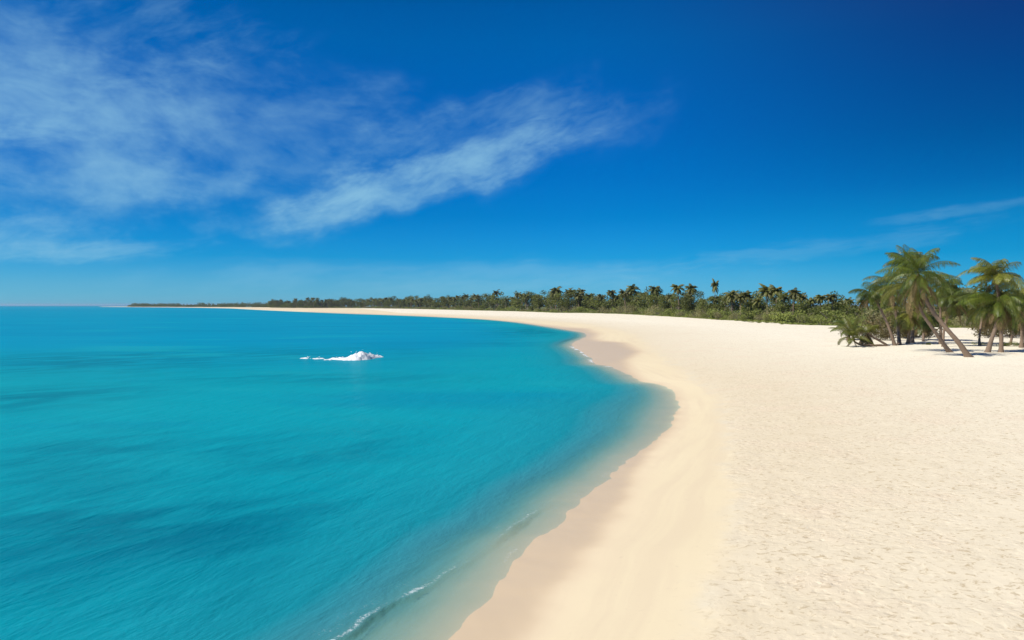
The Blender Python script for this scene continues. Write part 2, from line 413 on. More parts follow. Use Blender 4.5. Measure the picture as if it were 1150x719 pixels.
# deeper blue water further out, sea grass beds as darker patches, sand bars as paler ones
body = t.mix(t.attr('deep'), body, (.0, .245, .375))
weedf = t.m('MULTIPLY', t.attr('weed'), t.m('ADD', .25, t.m('MULTIPLY', t.smooth(n2, .34, .64), .75)))
body = t.mix(t.m('MULTIPLY', weedf, deepf), body, (.0, .125, .17))
body = t.mix(t.m('MULTIPLY', t.smooth(n1, .50, .70), t.m('MULTIPLY', deepf, .35)), body, (.0, .18, .28))
body = t.mix(t.m('MULTIPLY', t.smooth(n1, .45, .28), t.m('MULTIPLY', deepf, .45)), body, (.010, .33, .35))
body = t.mix(t.m('MULTIPLY', t.smooth(n3, .46, .66), t.m('MULTIPLY', deepf, .40)), body, (.0, .19, .335))
cross = t.m('SUBTRACT', 1.0, t.m('POWER', 2.718, t.m('MULTIPLY', dep, -5.5)))
nb1 = t.noise(t.aniso(pos, R(66), 2.4, 5.5, 1.0), 1.0, 4, .65, .3)
nb2 = t.noise(t.aniso(pos, R(72), .4, 1.3, 2.0), 1.0, 4, .6, .4)
bm = t.add('ShaderNodeBump'); bm.inputs['Distance'].default_value = .07; bm.inputs['Strength'].default_value = .7
t.l.new(t.m('ADD', t.m('MULTIPLY', nb1, .5), t.m('MULTIPLY', nb2, 1.6)), bm.inputs['Height'])
df_ = t.add('ShaderNodeBsdfDiffuse'); t.l.new(body, df_.inputs[0]); t.l.new(bm.outputs[0], df_.inputs['Normal'])
gl = t.add('ShaderNodeBsdfGlossy'); gl.inputs[0].default_value = (.55, .8, .9, 1); gl.inputs['Roughness'].default_value = .14; t.l.new(bm.outputs[0], gl.inputs['Normal'])
lw_ = t.add('ShaderNodeFresnel'); lw_.inputs[0].default_value = 1.2; t.l.new(bm.outputs[0], lw_.inputs['Normal'])
# the photograph was taken through a polariser: only part of the surface reflection is left
p = t.add('ShaderNodeMixShader'); t.put(p.inputs[0], t.m('MULTIPLY', lw_.outputs[0], .16)); t.l.new(df_.outputs[0], p.inputs[1]); t.l.new(gl.outputs[0], p.inputs[2])
tr_ = t.add('ShaderNodeBsdfTransparent'); t.l.new(t.ramp(dep, [(0, (.84, .94, .97)), (.10, (.50, .88, .92)), (.4, (.22, .78, .80)), (1.0, (.02, .6, .66))]), tr_.inputs[0])
mx = t.add('ShaderNodeMixShader'); t.put(mx.inputs[0], t.m('ADD', t.m('MULTIPLY', cross, .95), .05)); t.l.new(tr_.outputs[0], mx.inputs[1]); t.l.new(p.outputs[0], mx.inputs[2])
fd = principled(t, None, Base_Color=(.82, .86, .86, 1), Roughness=.8)
fn = t.noise(pos, 17.0, 6, .8)
ff = t.smooth(t.m('ADD', fo, t.m('MULTIPLY', t.m('SUBTRACT', fn, .5), 1.7)), .52, 1.05)
ff = t.m('MULTIPLY', ff, .75)
mx2 = t.add('ShaderNodeMixShader'); t.put(mx2.inputs[0], ff); t.l.new(mx.outputs[0], mx2.inputs[1]); t.l.new(fd.outputs[0], mx2.inputs[2])
t.l.new(mx2.outputs[0], out.inputs[0])
sea = tag(mesh_obj('sea_water', np.stack([X, Y, Zw], 1)[used], remap[F4[mask]], m_sea, smooth=True,
   attrs={'depth': depth[used], 'foam': foam[used], 'deep': deep[used], 'weed': weed[used]}), kind='structure')

# ------------------------------------------------------------------ foam of the wave breaking offshore
m_foam, t, out = mat_new('foam')
g = t.add('ShaderNodeNewGeometry'); fn = t.noise(g.outputs['Position'], 5, 6, .7)
bm = t.add('ShaderNodeBump'); bm.inputs['Distance'].default_value = .05; t.l.new(fn, bm.inputs['Height'])
fcol = t.mix(fn, (.84, .88, .89), (.95, .95, .94))
p = principled(t, None, Base_Color=fcol, Roughness=.75, Normal=bm.outputs[0])
tl = t.add('ShaderNodeBsdfTranslucent'); t.l.new(fcol, tl.inputs[0])
mx = t.add('ShaderNodeMixShader'); mx.inputs[0].default_value = .16
t.l.new(p.outputs[0], mx.inputs[1]); t.l.new(tl.outputs[0], mx.inputs[2]); t.l.new(mx.outputs[0], out.inputs[0])
def foam_heap(name, pts, seed):
    """pts: crest line in picture points with width, height in metres; a torn heap of foam on the water"""
    rg = np.random.RandomState(seed)
    cen = np.array([gp(a, b) for a, b, _, _ in pts]); wd = np.array([c for _, _, c, _ in pts]); hh = np.array([c for _, _, _, c in pts])
    x0, x1 = cen[:, 0].min()-1.2, cen[:, 0].max()+1.2; y0, y1 = cen[:, 1].min()-2.5, cen[:, 1].max()+2.5
    nx, ny = int((x1-x0)/.05)+1, int((y1-y0)/.07)+1
    gx, gy = np.meshgrid(np.linspace(x0, x1, nx), np.linspace(y0, y1, ny))
    gx = gx.ravel(); gy = gy.ravel(); H = np.full(gx.shape, -1.0)
    for i in range(len(cen)-1):
        a, b = cen[i], cen[i+1]; d = b-a; L2 = d@d
        u = np.clip(((gx-a[0])*d[0]+(gy-a[1])*d[1])/L2, 0, 1)
        q = np.hypot(gx-a[0]-u*d[0], (gy-a[1]-u*d[1])*.7)/(wd[i]*(1-u)+wd[i+1]*u)
        h = (hh[i]*(1-u)+hh[i+1]*u)*(1-q**1.5)
        H = np.maximum(H, h)
    nz = fbm(gx*1.6+seed, gy*1.1, 4, seed)
    H = H*(.72+.62*nz) + .20*(fbm(gx*4, gy*3, 3, seed+3)-.56)
    V_ = np.stack([gx, gy, H], 1)
    i = np.arange(ny-1)[:, None]*nx; j = np.arange(nx-1)[None, :]
    q4 = np.stack([i+j, i+j+1, i+nx+j+1, i+nx+j], -1).reshape(-1, 4)
    q4 = q4[(H[q4] > .0).any(1)]
    us = np.unique(q4); rm = np.full(len(gx), -1); rm[us] = np.arange(len(us))
    V_ = V_[us]; q4 = rm[q4]
    # flung droplets over the crest
    dv_, df_ = [], []
    n0 = len(V_); ndrop = int(10*len(pts)/6)
    for _ in range(ndrop):
        i = rg.randint(len(cen)-1); u = rg.rand()
        c = cen[i]*(1-u)+cen[i+1]*u; r = .02+.035*rg.rand(); hz = (hh[i]*(1-u)+hh[i+1]*u)*(.7+.7*rg.rand())+.03
        c3 = np.array([c[0]+rg.randn()*.15, c[1]+rg.randn()*.4, hz])
        o = np.array([(1,0,0),(-1,0,0),(0,1,0),(0,-1,0),(0,0,1),(0,0,-1)])*r
        dv_.append(c3+o); b_ = n0+len(dv_)*6-6
        df_.append(np.array([(0,2,4),(2,1,4),(1,3,4),(3,0,4),(2,0,5),(1,2,5),(3,1,5),(0,3,5)])+b_)
    return mesh_obj(name, np.vstack([V_]+dv_), [q4, np.vstack(df_)], m_foam, smooth=False)
o = foam_heap('breaking_wave', [(369,404.2,.34,.06),(377,403.4,.45,.09),(385,403.8,.6,.17),(394,404.0,.8,.30),(400,403.9,.9,.52),(404,403.6,.95,.62),(410,402.8,.8,.46),(417,401.9,.6,.30),(425,401.0,.42,.15)], 4)
tag(o, 'white foaming crest of a wave breaking alone on the turquoise sea', 'wave')
o = foam_heap('wave_foam', [(341,402.7,.22,.04),(343.5,402.9,.32,.07),(346.5,402.9,.2,.04)], 9)
tag(o, 'leftmost small white fleck of foam beside the breaking wave', 'foam')
o = foam_heap('wave_foam', [(354,403.1,.30,.06),(357,403.2,.40,.08),(361,403.2,.28,.05)], 17)
tag(o, 'pale foam fleck between the breaking wave and a smaller fleck', 'foam')

# ------------------------------------------------------------------ plant materials
def leaf_mat(name, c1, c2, c3, trans=.35, rough=.5, var=.25, spec=.3, c3b=None):
    c3b = c3b or c3
    m, t, out = mat_new(name)
    g = t.add('ShaderNodeNewGeometry'); oi = t.add('ShaderNodeObjectInfo')
    col = t.mix(g.outputs['Random Per Island'], c1, c2)
    n = t.noise(g.outputs['Position'], 1.3, 3, .6)
    col = t.mix(t.smooth(n, .45, .75), col, c3)
    tone = t.attr('tone')
    col = t.mix(t.m('MULTIPLY', t.m('ADD', tone, 1.0), .25), col, c3b)
    v = t.m('ADD', 1.0-var, t.m('MULTIPLY', oi.outputs['Random'], 2*var))
    col = t.mix(1.0, col, t.xyz(v, v, v), 'MULTIPLY')
    p = principled(t, None, Base_Color=col, Roughness=rough); p.inputs['Specular IOR Level'].default_value = spec
    tl = t.add('ShaderNodeBsdfTranslucent'); t.l.new(t.mix(1.0, col, (1.3, 1.35, .6), 'MULTIPLY'), tl.inputs[0])
    mx = t.add('ShaderNodeMixShader'); mx.inputs[0].default_value = trans
    t.l.new(p.outputs[0], mx.inputs[1]); t.l.new(tl.outputs[0], mx.inputs[2]); t.l.new(mx.outputs[0], out.inputs[0])
    return m
M_PALM = leaf_mat('palm_leaf', (.020, .048, .008), (.095, .125, .02), (.12, .11, .025), .25, .42, c3b=(.16, .205, .03))
M_PALMY = leaf_mat('palm_leaf_yellow', (.05, .075, .012), (.16, .165, .03), (.18, .16, .04), .25, .42, c3b=(.26, .27, .05))
M_DRY = leaf_mat('dry_frond', (.13, .10, .045), (.27, .20, .10), (.15, .10, .05), .15, .8, .1, .1)
M_FARPALM = leaf_mat('far_palm_leaf', (.04, .07, .015), (.15, .14, .04), (.16, .13, .045), .25, .5, .3, c3b=(.20, .20, .05))
M_TREE = leaf_mat('tree_leaf', (.050, .085, .017), (.15, .175, .036), (.14, .13, .036), .25, .55, .3)
M_SCRUB = leaf_mat('scrub_leaf', (.15, .165, .06), (.29, .275, .12), (.24, .20, .10), .2, .7, .25)
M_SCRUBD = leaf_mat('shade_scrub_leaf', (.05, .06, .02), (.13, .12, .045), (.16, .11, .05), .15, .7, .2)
M_SCRUBG = leaf_mat('green_scrub_leaf', (.12, .17, .03), (.28, .30, .07), (.19, .21, .055), .2, .7, .25)
def bark_mat(name, a, b):
    m, t, out = mat_new(name)
    tc = t.add('ShaderNodeTexCoord'); x_, y_, z_ = t.sep(tc.outputs['Object'])
    ringn = t.noise(t.xyz(t.m('MULTIPLY', x_, .6), t.m('MULTIPLY', y_, .6), t.m('MULTIPLY', z_, 9.0)), 1.0, 3, .6)
    fine = t.noise(tc.outputs['Object'], 9, 5, .65)
    col = t.mix(t.m('ADD', t.m('MULTIPLY', ringn, .6), t.m('MULTIPLY', fine, .4)), a, b)
    bm = t.add('ShaderNodeBump'); bm.inputs['Distance'].default_value = .02; bm.inputs['Strength'].default_value = .8
    t.l.new(t.m('ADD', ringn, fine), bm.inputs['Height'])
    principled(t, out, Base_Color=col, Roughness=.9, Normal=bm.outputs[0])
    return m
M_BARK = bark_mat('palm_bark', (.095, .066, .043), (.29, .205, .14))
M_WOOD = bark_mat('tree_bark', (.10, .08, .06), (.25, .21, .17))
M_NUT = bark_mat('coconut_husk', (.16, .12, .03), (.24, .22, .06))

class Soup:
    def __init__(s): s.v = []; s.q = []; s.n = 0; s.t = []; s.tone = 0.0
    def add(s, v, q): s.v.append(v); s.q.append(np.asarray(q)+s.n); s.n += len(v); s.t.append(np.full(len(v), s.tone))
    def obj(s, name, mat, parent=None, smooth=False):
        return mesh_obj(name, np.vstack(s.v), np.vstack(s.q), mat, parent, smooth, {'tone': np.concatenate(s.t)})
def tube(sp, P, rad, sides=10):
    P = np.asarray(P, float); n = len(P)
    T = np.gradient(P, axis=0); T /= np.linalg.norm(T, axis=1)[:, None]+1e-9
    ref = np.array([0.31, .9, .12]); A = np.cross(T, ref); A /= np.linalg.norm(A, axis=1)[:, None]; B = np.cross(T, A)
    th = np.linspace(0, 2*math.pi, sides, endpoint=False)
    rad = np.broadcast_to(rad, (n,))
    v = P[:, None, :]+rad[:, None, None]*(A[:, None, :]*np.cos(th)[None, :, None]+B[:, None, :]*np.sin(th)[None, :, None])
    v = v.reshape(-1, 3)
    i = np.arange(n-1)[:, None]*sides; j = np.arange(sides)[None]; j2 = (j+1) % sides
    q = np.stack([i+j, i+j2, i+sides+j2, i+sides+j], -1).reshape(-1, 4)
    v = np.vstack([v, P[-1:]]); e = (n-1)*sides
    cap = np.array([[e+a, e+(a+1) % sides, len(v)-1, len(v)-1] for a in range(0, sides)])
    sp.add(v, q)
    return
def frond(sp, o, az, elev, L, droop, rg, nl=34, lw=.055, ll=.85, hang=.6, wind=(0, 0, 0), twist=0.0, rach=.03):
    """arched feather frond: rachis plus folded leaflets on both sides"""
    n = 14; sp.tone = rg.uniform(-1, 1)
    tt = np.linspace(0, 1, n); el_ = elev - droop*tt**1.25
    az_ = az + twist*tt
    d = np.stack([np.cos(el_)*np.sin(az_), np.cos(el_)*np.cos(az_), np.sin(el_)], 1)
    d += np.outer(tt, wind); d /= np.linalg.norm(d, axis=1)[:, None]
    P = o+np.vstack([[0, 0, 0], np.cumsum(d[:-1]*L/(n-1), 0)])
    tube(sp, P, rach*(1-.85*tt), 3)
    ts = np.linspace(.10, .995, nl)
    ts = np.clip(ts+rg.randn(nl)*.004, .05, 1)
    Pc = np.stack([np.interp(ts, tt, P[:, i]) for i in range(3)], 1)
    Tc = np.stack([np.interp(ts, tt, d[:, i]) for i in range(3)], 1)
    side = np.cross(Tc, [0, 0, 1.0]); side /= np.linalg.norm(side, axis=1)[:, None]+1e-6
    ln = ll*np.clip(np.sin(math.pi*(.16+.80*ts)), .12, 1)**.75
    for sg in (-1, 1):
        l = ln*(.8+.4*rg.rand(nl))
        hg = hang*(.7+.6*rg.rand(nl))
        d1 = side*sg*.85+Tc*.55+np.outer(hg*.5-.12, [0, 0, -1.0])+np.array(wind)*.3
        d1 /= np.linalg.norm(d1, axis=1)[:, None]
        d2 = side*sg*.5+Tc*.5+np.outer(hg*1.5, [0, 0, -1.0])+np.array(wind)*.6
        d2 /= np.linalg.norm(d2, axis=1)[:, None]
        wv_ = Tc*(lw/2)
        a = Pc; b = a+d1*(l*.5)[:, None]; c = b+d2*(l*.5)[:, None]
        v = np.stack([a-wv_*.6, a+wv_*.6, b+wv_, b-wv_, c+wv_*.15, c-wv_*.15], 1).reshape(-1, 3)
        i = np.arange(nl)[:, None]*6
        q = np.vstack([i+np.array([0, 1, 2, 3]), i+np.array([3, 2, 4, 5])])
        sp.add(v, q)
def spline(P, n):
    P = np.asarray(P, float)
    S_ = smooth_poly(P, 8) if len(P) > 2 else P
    L = np.concatenate([[0], np.cumsum(np.linalg.norm(np.diff(S_, axis=0), axis=1))])
    u = np.linspace(0, L[-1], n)
    return np.stack([np.interp(u, L, S_[:, i]) for i in range(3)], 1)

def near_palm(label, base_px, line, r0=.19, r1=.10, nf=24, L=3.3, seed=1, wind=(0, 0, 0), mat=None, dead=5, depth_to=0.0,
              elev_hi=75, elev_lo=-25, ll=.85, aim=None, name='coconut_palm', Yfix=None, nuts=6, droop=1.55, hang=.8):
    """base_px: foot on the sand in the picture; line: trunk points above it, each (px, py, metres nearer or farther)"""
    bx, by, bz = on_sand(*base_px)
    if Yfix: by = Yfix; bx = at_y(base_px[0], base_px[1], by)[0]; bz = float(terrain(np.array([bx]), np.array([by]))[0])
    root = bpy.data.objects.new(name, None); C.objects.link(root); root.location = (bx, by, bz)
    tag(root, label, 'palm tree', 'palms in the clumps on the sand')
    rg = np.random.RandomState(seed)
    P = [np.array([bx, by, bz-.15])]+[at_y(a, b, by+c) for a, b, c in line]
    P = spline(P, 34)-np.array([bx, by, bz])
    tl = np.linspace(0, 1, 34)
    rad = .86*(r0*(1-tl)+r1*tl)*(1+.9*np.exp(-tl*14))*(1+.05*np.sin(tl*95)+.03*rg.randn(34))
    sp = Soup(); tube(sp, P, rad, 12); sp.obj('trunk', M_BARK, root, True)
    top = P[-1]
    sp = Soup()
    nf = int(nf*.85)
    for i in range(nf):
        f = i/(nf-1)
        e = R(elev_hi+(elev_lo-elev_hi)*f**.9+rg.randn()*11)
        a = i*2.399963+rg.rand()*.35
        frond(sp, top+np.array([0, 0, .12*(1-f)]), a, e, L*(.72+.33*math.sin(math.pi*min(1, .25+f*.8)))*(.74+.40*rg.rand()), droop*(.65+.7*rg.rand()), rg, nl=52, lw=.036, ll=ll*(.8+.35*rg.rand()), hang=hang*(.6+1.1*rg.rand()), wind=wind, twist=rg.randn()*.4)
    if aim:
        for (a, e, l_, dr_) in aim: frond(sp, top, R(a), R(e), l_, dr_, rg, nl=56, lw=.036, ll=ll, hang=hang*1.1, wind=(0, 0, 0))
    sp.obj('crown', mat or M_PALM, root)
    if dead:
        sp = Soup()
        for i in range(int(dead*1.2)):
            frond(sp, top+np.array([0, 0, -.05-.3*rg.rand()]), rg.rand()*6.28, R(-25-45*rg.rand()), L*(.55+.4*rg.rand()), .9, rg, nl=30, lw=.05, ll=ll*.7, hang=1.2)
        sp.obj('dead_fronds', M_DRY, root)
    for i in range(min(nuts, 4)):
        a = i*1.57+rg.rand(); c = top+np.array([math.cos(a)*.24, math.sin(a)*.24, -.18-.15*rg.rand()])
        sp = Soup(); hh = np.linspace(-1, 1, 6); tube(sp, c+np.outer(hh, [0, 0, .13]), .11*np.sqrt(np.clip(1-hh**2, .02, 1)), 8)
        sp.obj('coconut', M_NUT, root, True)
    return root

W1 = (-.10, .0, -.03)
near_palm('tallest palm of the left clump, its curved trunk leaning left from the foremost foot', (1089,401.5),
   [(1079,388,0),(1062,368,.3),(1047,349,.6),(1035,326,.8),(1031,307,.8)], .21, .12, 22, 3.4, 11, wind=(-.10, 0, -.02), aim=[(80,38,3.7,1.15),(88,10,2.8,1.4),(0,86,2.3,1.0),(30,74,2.2,1.2),(-70,84,2.0,1.0)], dead=7, elev_hi=70)
near_palm('left clump palm whose trunk starts just left of the foremost foot and leans left', (1068,396.2),
   [(1058,384,0),(1046,367,.2),(1037,354,.4),(1030,337,.6),(1026,321,.8)], .18, .11, 24, 3.4, 12, mat=M_PALMY, dead=9, elev_hi=55, elev_lo=-35, aim=[(-80,15,3.6,1.3)], wind=(0,0,-.08))
near_palm('upright pale trunked palm in the middle of the left clump', (1056,387),
   [(1056.5,370,.2),(1056,352,.4),(1056,336,.5),(1058,322,.6)], .15, .10, 22, 2.7, 13, dead=8, elev_hi=60, elev_lo=-35, aim=[(75,35,2.6,1.2)])
near_palm('thin palm bending right behind the upright trunk of the left clump', (1059,390),
   [(1060,372,.3),(1064,355,.6),(1069,342,.8),(1069,334,.9)], .13, .09, 20, 2.6, 14, dead=7, elev_hi=68, elev_lo=-35)
near_palm('dense crowned palm with the highest crown left of the tallest one', (1024,385.5),
   [(1025,370,1),(1024,350,1.5),(1021,325,2),(1018,297,2.5)], .19, .12, 30, 2.9, 15, wind=(-.16, 0, -.05), dead=5, elev_hi=80, ll=.95)
near_palm('palm with a thin pale trunk leaning left at the left side of the clump', (1005.5,388.5),
   [(1001,376,0),(995,360,.2),(987,344,.4),(980,332,.5),(976,329,.6)], .16, .09, 16, 2.0, 16, dead=3, elev_hi=60, elev_lo=-20, wind=(.12, 0, 0), nuts=0)
near_palm('palm with a broad mid height crown behind the thin left leaning trunk', (1010,388),
   [(1009,372,2),(1006,352,2.5),(1003,335,3),(1001,321,3)], .20, .13, 26, 3.2, 17, dead=6, elev_hi=70, wind=(-.06, 0, 0))
near_palm('short palm with a drooping yellowish crown low in the left clump', (1019,386.5),
   [(1021,374,0),(1022,362,0),(1020,352,0)], .17, .12, 22, 2.6, 18, mat=M_PALMY, dead=10, elev_hi=60, elev_lo=-40, nuts=0)
near_palm('low palm hidden in the shade between two left clump trunks', (1037,384),
   [(1037,372,3),(1038,360,3.5)], .16, .12, 20, 2.3, 19, dead=10, elev_hi=60, elev_lo=-40, nuts=0)
near_palm('fallen palm lying along the sand with its young crown turned up at the far left', (998,389.2),
   [(990,388,-.2),(978,388.0,-.4),(966,387,-.5),(959.5,383.5,-.5),(958,379.5,-.5)], .13, .09, 16, 2.5, 20, mat=M_PALMY, dead=2, elev_hi=85, elev_lo=0, nuts=0, ll=.5, droop=1.2, hang=.3)
near_palm('leaning stub of a palm with mostly brown dead fronds above the fallen trunk', (1000,388.6),
   [(990,384,0),(981,379,.1),(974,374,.2)], .13, .10, 8, 1.7, 21, mat=M_PALMY, dead=16, elev_hi=70, elev_lo=0, nuts=0, ll=.6)
near_palm('small bushy palm at the left end of the clump behind the fallen one', (951,383),
   [(952,376,1),(953,371,1.5)], .13, .10, 20, 2.1, 22, dead=5, elev_hi=82, elev_lo=0, nuts=0, ll=.7)
near_palm('right clump palm with a wind swept yellow green crown leaning from the left foot', (1108.5,396.3),
   [(1113,383,0),(1118,368,.1),(1121,348,.2),(1121,330,.3),(1118,314,.4)], .19, .12, 30, 3.1, 23, wind=(-.34, 0, -.03), droop=1.9, dead=4, elev_hi=84, elev_lo=5, mat=M_PALMY, aim=[(75,30,2.4,.9)], ll=.95)
near_palm('right clump palm with a straight upright trunk and drooping crown', (1124,396.3),
   [(1124.5,383,0),(1124,366,.1),(1123,350,.2),(1122,338,.3)], .19, .14, 26, 3.1, 24, wind=(-.10, 0, -.03), dead=12, elev_hi=50, elev_lo=-35, ll=.95, aim=[(-85,20,3.6,1.1),(-70,30,3.4,1.2),(-100,25,3.3,1.2)])
near_palm('palm with a broad olive crown behind the left of the right clump', (1100,389),
   [(1100,378,1),(1102,362,2),(1104,350,2.5),(1104,344,3)], .12, .10, 24, 3.0, 25, mat=M_PALMY, dead=8, elev_hi=55, elev_lo=-25, wind=(-.05, 0, 0))
near_palm('palm at the right edge of the picture with a leaning trunk behind the clump', (1147,391),
   [(1148,376,0),(1147,360,.2),(1146,345,.3),(1145,336,.4)], .18, .13, 24, 3.0, 26, mat=M_PALMY, dead=9, elev_hi=65, elev_lo=-30)
near_palm('slim palm leaning right between the right clump and the picture edge', (1134,388),
   [(1137,376,0),(1140,362,.2),(1141,350,.3)], .13, .10, 20, 2.6, 27, dead=9, elev_hi=55, elev_lo=-35)
near_palm('palm just past the picture edge whose fronds reach into view', (1165,392),
   [(1163,376,0),(1161,356,.2),(1160,335,.3)], .18, .13, 24, 3.2, 28, dead=6, elev_hi=65, elev_lo=-30)

# ------------------------------------------------------------------ shrubs, broadleaf trees, background palms
def leaf_cloud(sp, rg, blobs, n, size, squash=.8):
    """leaf sized faces spread through several overlapping lumps"""
    bl = np.array(blobs); wts = bl[:, 3]**2; wts /= wts.sum()
    idx = rg.choice(len(bl), n, p=wts)
    d = rg.randn(n, 3); d /= np.linalg.norm(d, axis=1)[:, None]
    r = bl[idx, 3]*(rg.rand(n)**.38)*(1+.12*rg.randn(n))
    c = bl[idx, :3]+d*r[:, None]*np.array([1, 1, squash])
    a = rg.randn(n, 3)+d*.4; a /= np.linalg.norm(a, axis=1)[:, None]
    b = np.cross(a, rg.randn(n, 3)); b /= np.linalg.norm(b, axis=1)[:, None]; e = np.cross(a, b)
    sz = size*(.6+.8*rg.rand(n))
    b = b*(sz*.5)[:, None]; e = e*(sz*.32)[:, None]
    v = np.stack([c-b, c+e*.9, c+b, c-e], 1).reshape(-1, 3)
    v[:, 2] = np.maximum(v[:, 2], .03)
    sp.add(v, np.arange(n)[:, None]*4+np.array([0, 1, 2, 3]))
def proto_tree(seed, h, w_, mat, n=1300, size=.42, low=.25):
    rg = np.random.RandomState(seed)
    root = bpy.data.objects.new('broadleaf_tree', None)
    sp = Soup(); th = h*low*1.6
    tube(sp, np.array([(0, 0, -.3), (.05, 0, th*.5), (.1*rg.randn(), .1*rg.randn(), th)]), np.array([.22, .16, .12]), 6)
    bl = []
    for i in range(10):
        a = rg.rand()*6.28; rr = w_*.5*rg.rand()**.6; z = h*(low+(.92-low)*rg.rand())
        rr *= 1-.5*max(0, (z/h-.5))
        rad = w_*(.15+.13*rg.rand())
        c = np.array([rr*math.cos(a), rr*math.sin(a), min(z, h-rad*.6)]); bl.append((*c, rad))
        tube(sp, np.array([(0, 0, th*.6), tuple(c*.5+np.array([0, 0, th*.25])), tuple(c)]), np.array([.09, .06, .03]), 4)
    bl.append((0, 0, h*.55, w_*.28))
    a = sp.obj('trunk', M_WOOD, root)
    sp = Soup(); leaf_cloud(sp, rg, bl, n, size)
    b = sp.obj('crown', mat, root)
    return [(a, 'trunk'), (b, 'crown')]
def proto_shrub(seed, h, w_, mat, n=1100, size=.20):
    rg = np.random.RandomState(seed); bl = []
    for i in range(9):
        a = rg.rand()*6.28; rr = w_*.42*rg.rand()**.5; rad = h*(.25+.2*rg.rand())
        bl.append((rr*math.cos(a), rr*math.sin(a), h*(.2+.45*rg.rand()), rad))
    sp = Soup(); leaf_cloud(sp, rg, bl, n, size)
    b = sp.obj('foliage', mat)
    sp = Soup()
    for i in range(6):
        a = rg.rand()*6.28
        tube(sp, np.array([(0, 0, -.2), (math.cos(a)*w_*.15, math.sin(a)*w_*.15, h*.3), (math.cos(a)*w_*.35, math.sin(a)*w_*.35, h*.7)]), np.array([.05, .04, .02]), 4)
    return [(sp.obj('stem', M_WOOD), 'stem'), (b, 'foliage')]
def proto_palm(seed, h, nf, L, mat, lean=.4, nl=20):
    rg = np.random.RandomState(seed)
    sp = Soup(); tt = np.linspace(0, 1, 9); a = rg.rand()*6.28
    P = np.stack([math.cos(a)*lean*tt**1.5, math.sin(a)*lean*tt**1.5, h*tt-.3*(1-tt)], 1)
    tube(sp, P, .19*(1-tt)+.11*tt, 6); tr = sp.obj('trunk', M_BARK)
    sp = Soup()
    for i in range(nf):
        f = i/(nf-1)
        frond(sp, P[-1], i*2.4+rg.rand()*.5, R(72-95*f+rg.randn()*8), L*(.8+.35*rg.rand()), 1.5, rg, nl=nl, lw=.20, ll=.9, hang=.75, rach=.05)
    cr = sp.obj('crown', mat)
    return [(tr, 'trunk'), (cr, 'crown')]
PROTO = {}
PROTO['broadleaf_tree'] = [proto_tree(40+i, h, w_, M_TREE) for i, (h, w_) in enumerate([(6.5, 7), (7.5, 6.5), (5.5, 7.5), (6.2, 6), (8.2, 7)])]
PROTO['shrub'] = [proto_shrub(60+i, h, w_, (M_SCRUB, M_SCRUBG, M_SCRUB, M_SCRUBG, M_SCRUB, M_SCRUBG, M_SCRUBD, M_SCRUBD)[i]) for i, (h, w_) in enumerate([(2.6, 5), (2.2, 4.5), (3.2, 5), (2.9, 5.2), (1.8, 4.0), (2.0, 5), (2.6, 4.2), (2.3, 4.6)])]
PROTO['coconut_palm'] = [proto_palm(80+i, h, nf, L, M_FARPALM, le) for i, (h, nf, L, le) in enumerate([(7.6, 22, 2.5, .5), (8.3, 20, 2.4, 1.0), (6.8, 24, 2.7, .3), (7.2, 18, 2.2, .8), (8.8, 22, 2.5, .4)])]
USED = set()
def place(kind, var, x, y, z, sc, rz, label, cat, group, sz=1.0):
    root = bpy.data.objects.new(kind, None); C.objects.link(root)
    root.location = (x, y, z); root.rotation_euler = (0, 0, rz); root.scale = (sc, sc, sc*sz)
    root['label'] = label; root['category'] = cat
    if group: root['group'] = group
    for o_, nm in PROTO[kind][var]:
        if id(o_) in USED:
            c = o_.copy(); C.objects.link(c)
        else:
            c = o_; USED.add(id(o_))
        c.parent = root
    return root
vseg = np.linalg.norm(np.diff(veg_w, axis=0), axis=1); vL = np.concatenate([[0], np.cumsum(vseg)])
def proj(x, y): return PW/2+F*x/max(y, 1)
def veg_at(px, back):
    """point on the vegetation line seen at picture column px, moved inland by `back` metres"""
    a = (px-PW/2)/F
    for i in range(len(veg_w)-1):
        p, q = veg_w[i], veg_w[i+1]
        f0 = p[0]-a*p[1]; f1 = q[0]-a*q[1]
        if f0*f1 <= 0 and f0 != f1:
            u = f0/(f0-f1); c = p+(q-p)*u
            x = c[0]; y = c[1]
            s_ = 1+back/max(y, 1)
            return x*s_, y*s_, y
    return None
STRETCH = [(300, 470, 'above the far narrow strip of white beach'),
           (470, 640, 'behind the white beach above the blue end of the bay'),
           (640, 760, 'behind the sand directly above the small wet inlet'),
           (760, 880, 'behind the wide sand between the inlet and the near palm clump'),
           (880, 1600, 'behind the near palm clumps at the right')]
def stretch(px):
    for a, b, t_ in STRETCH:
        if a <= px < b: return t_
    return STRETCH[0][2]
rg = np.random.RandomState(5); rnd = random.Random(5)
def zt(x, y): return float(terrain(np.array([x]), np.array([y]))[0])
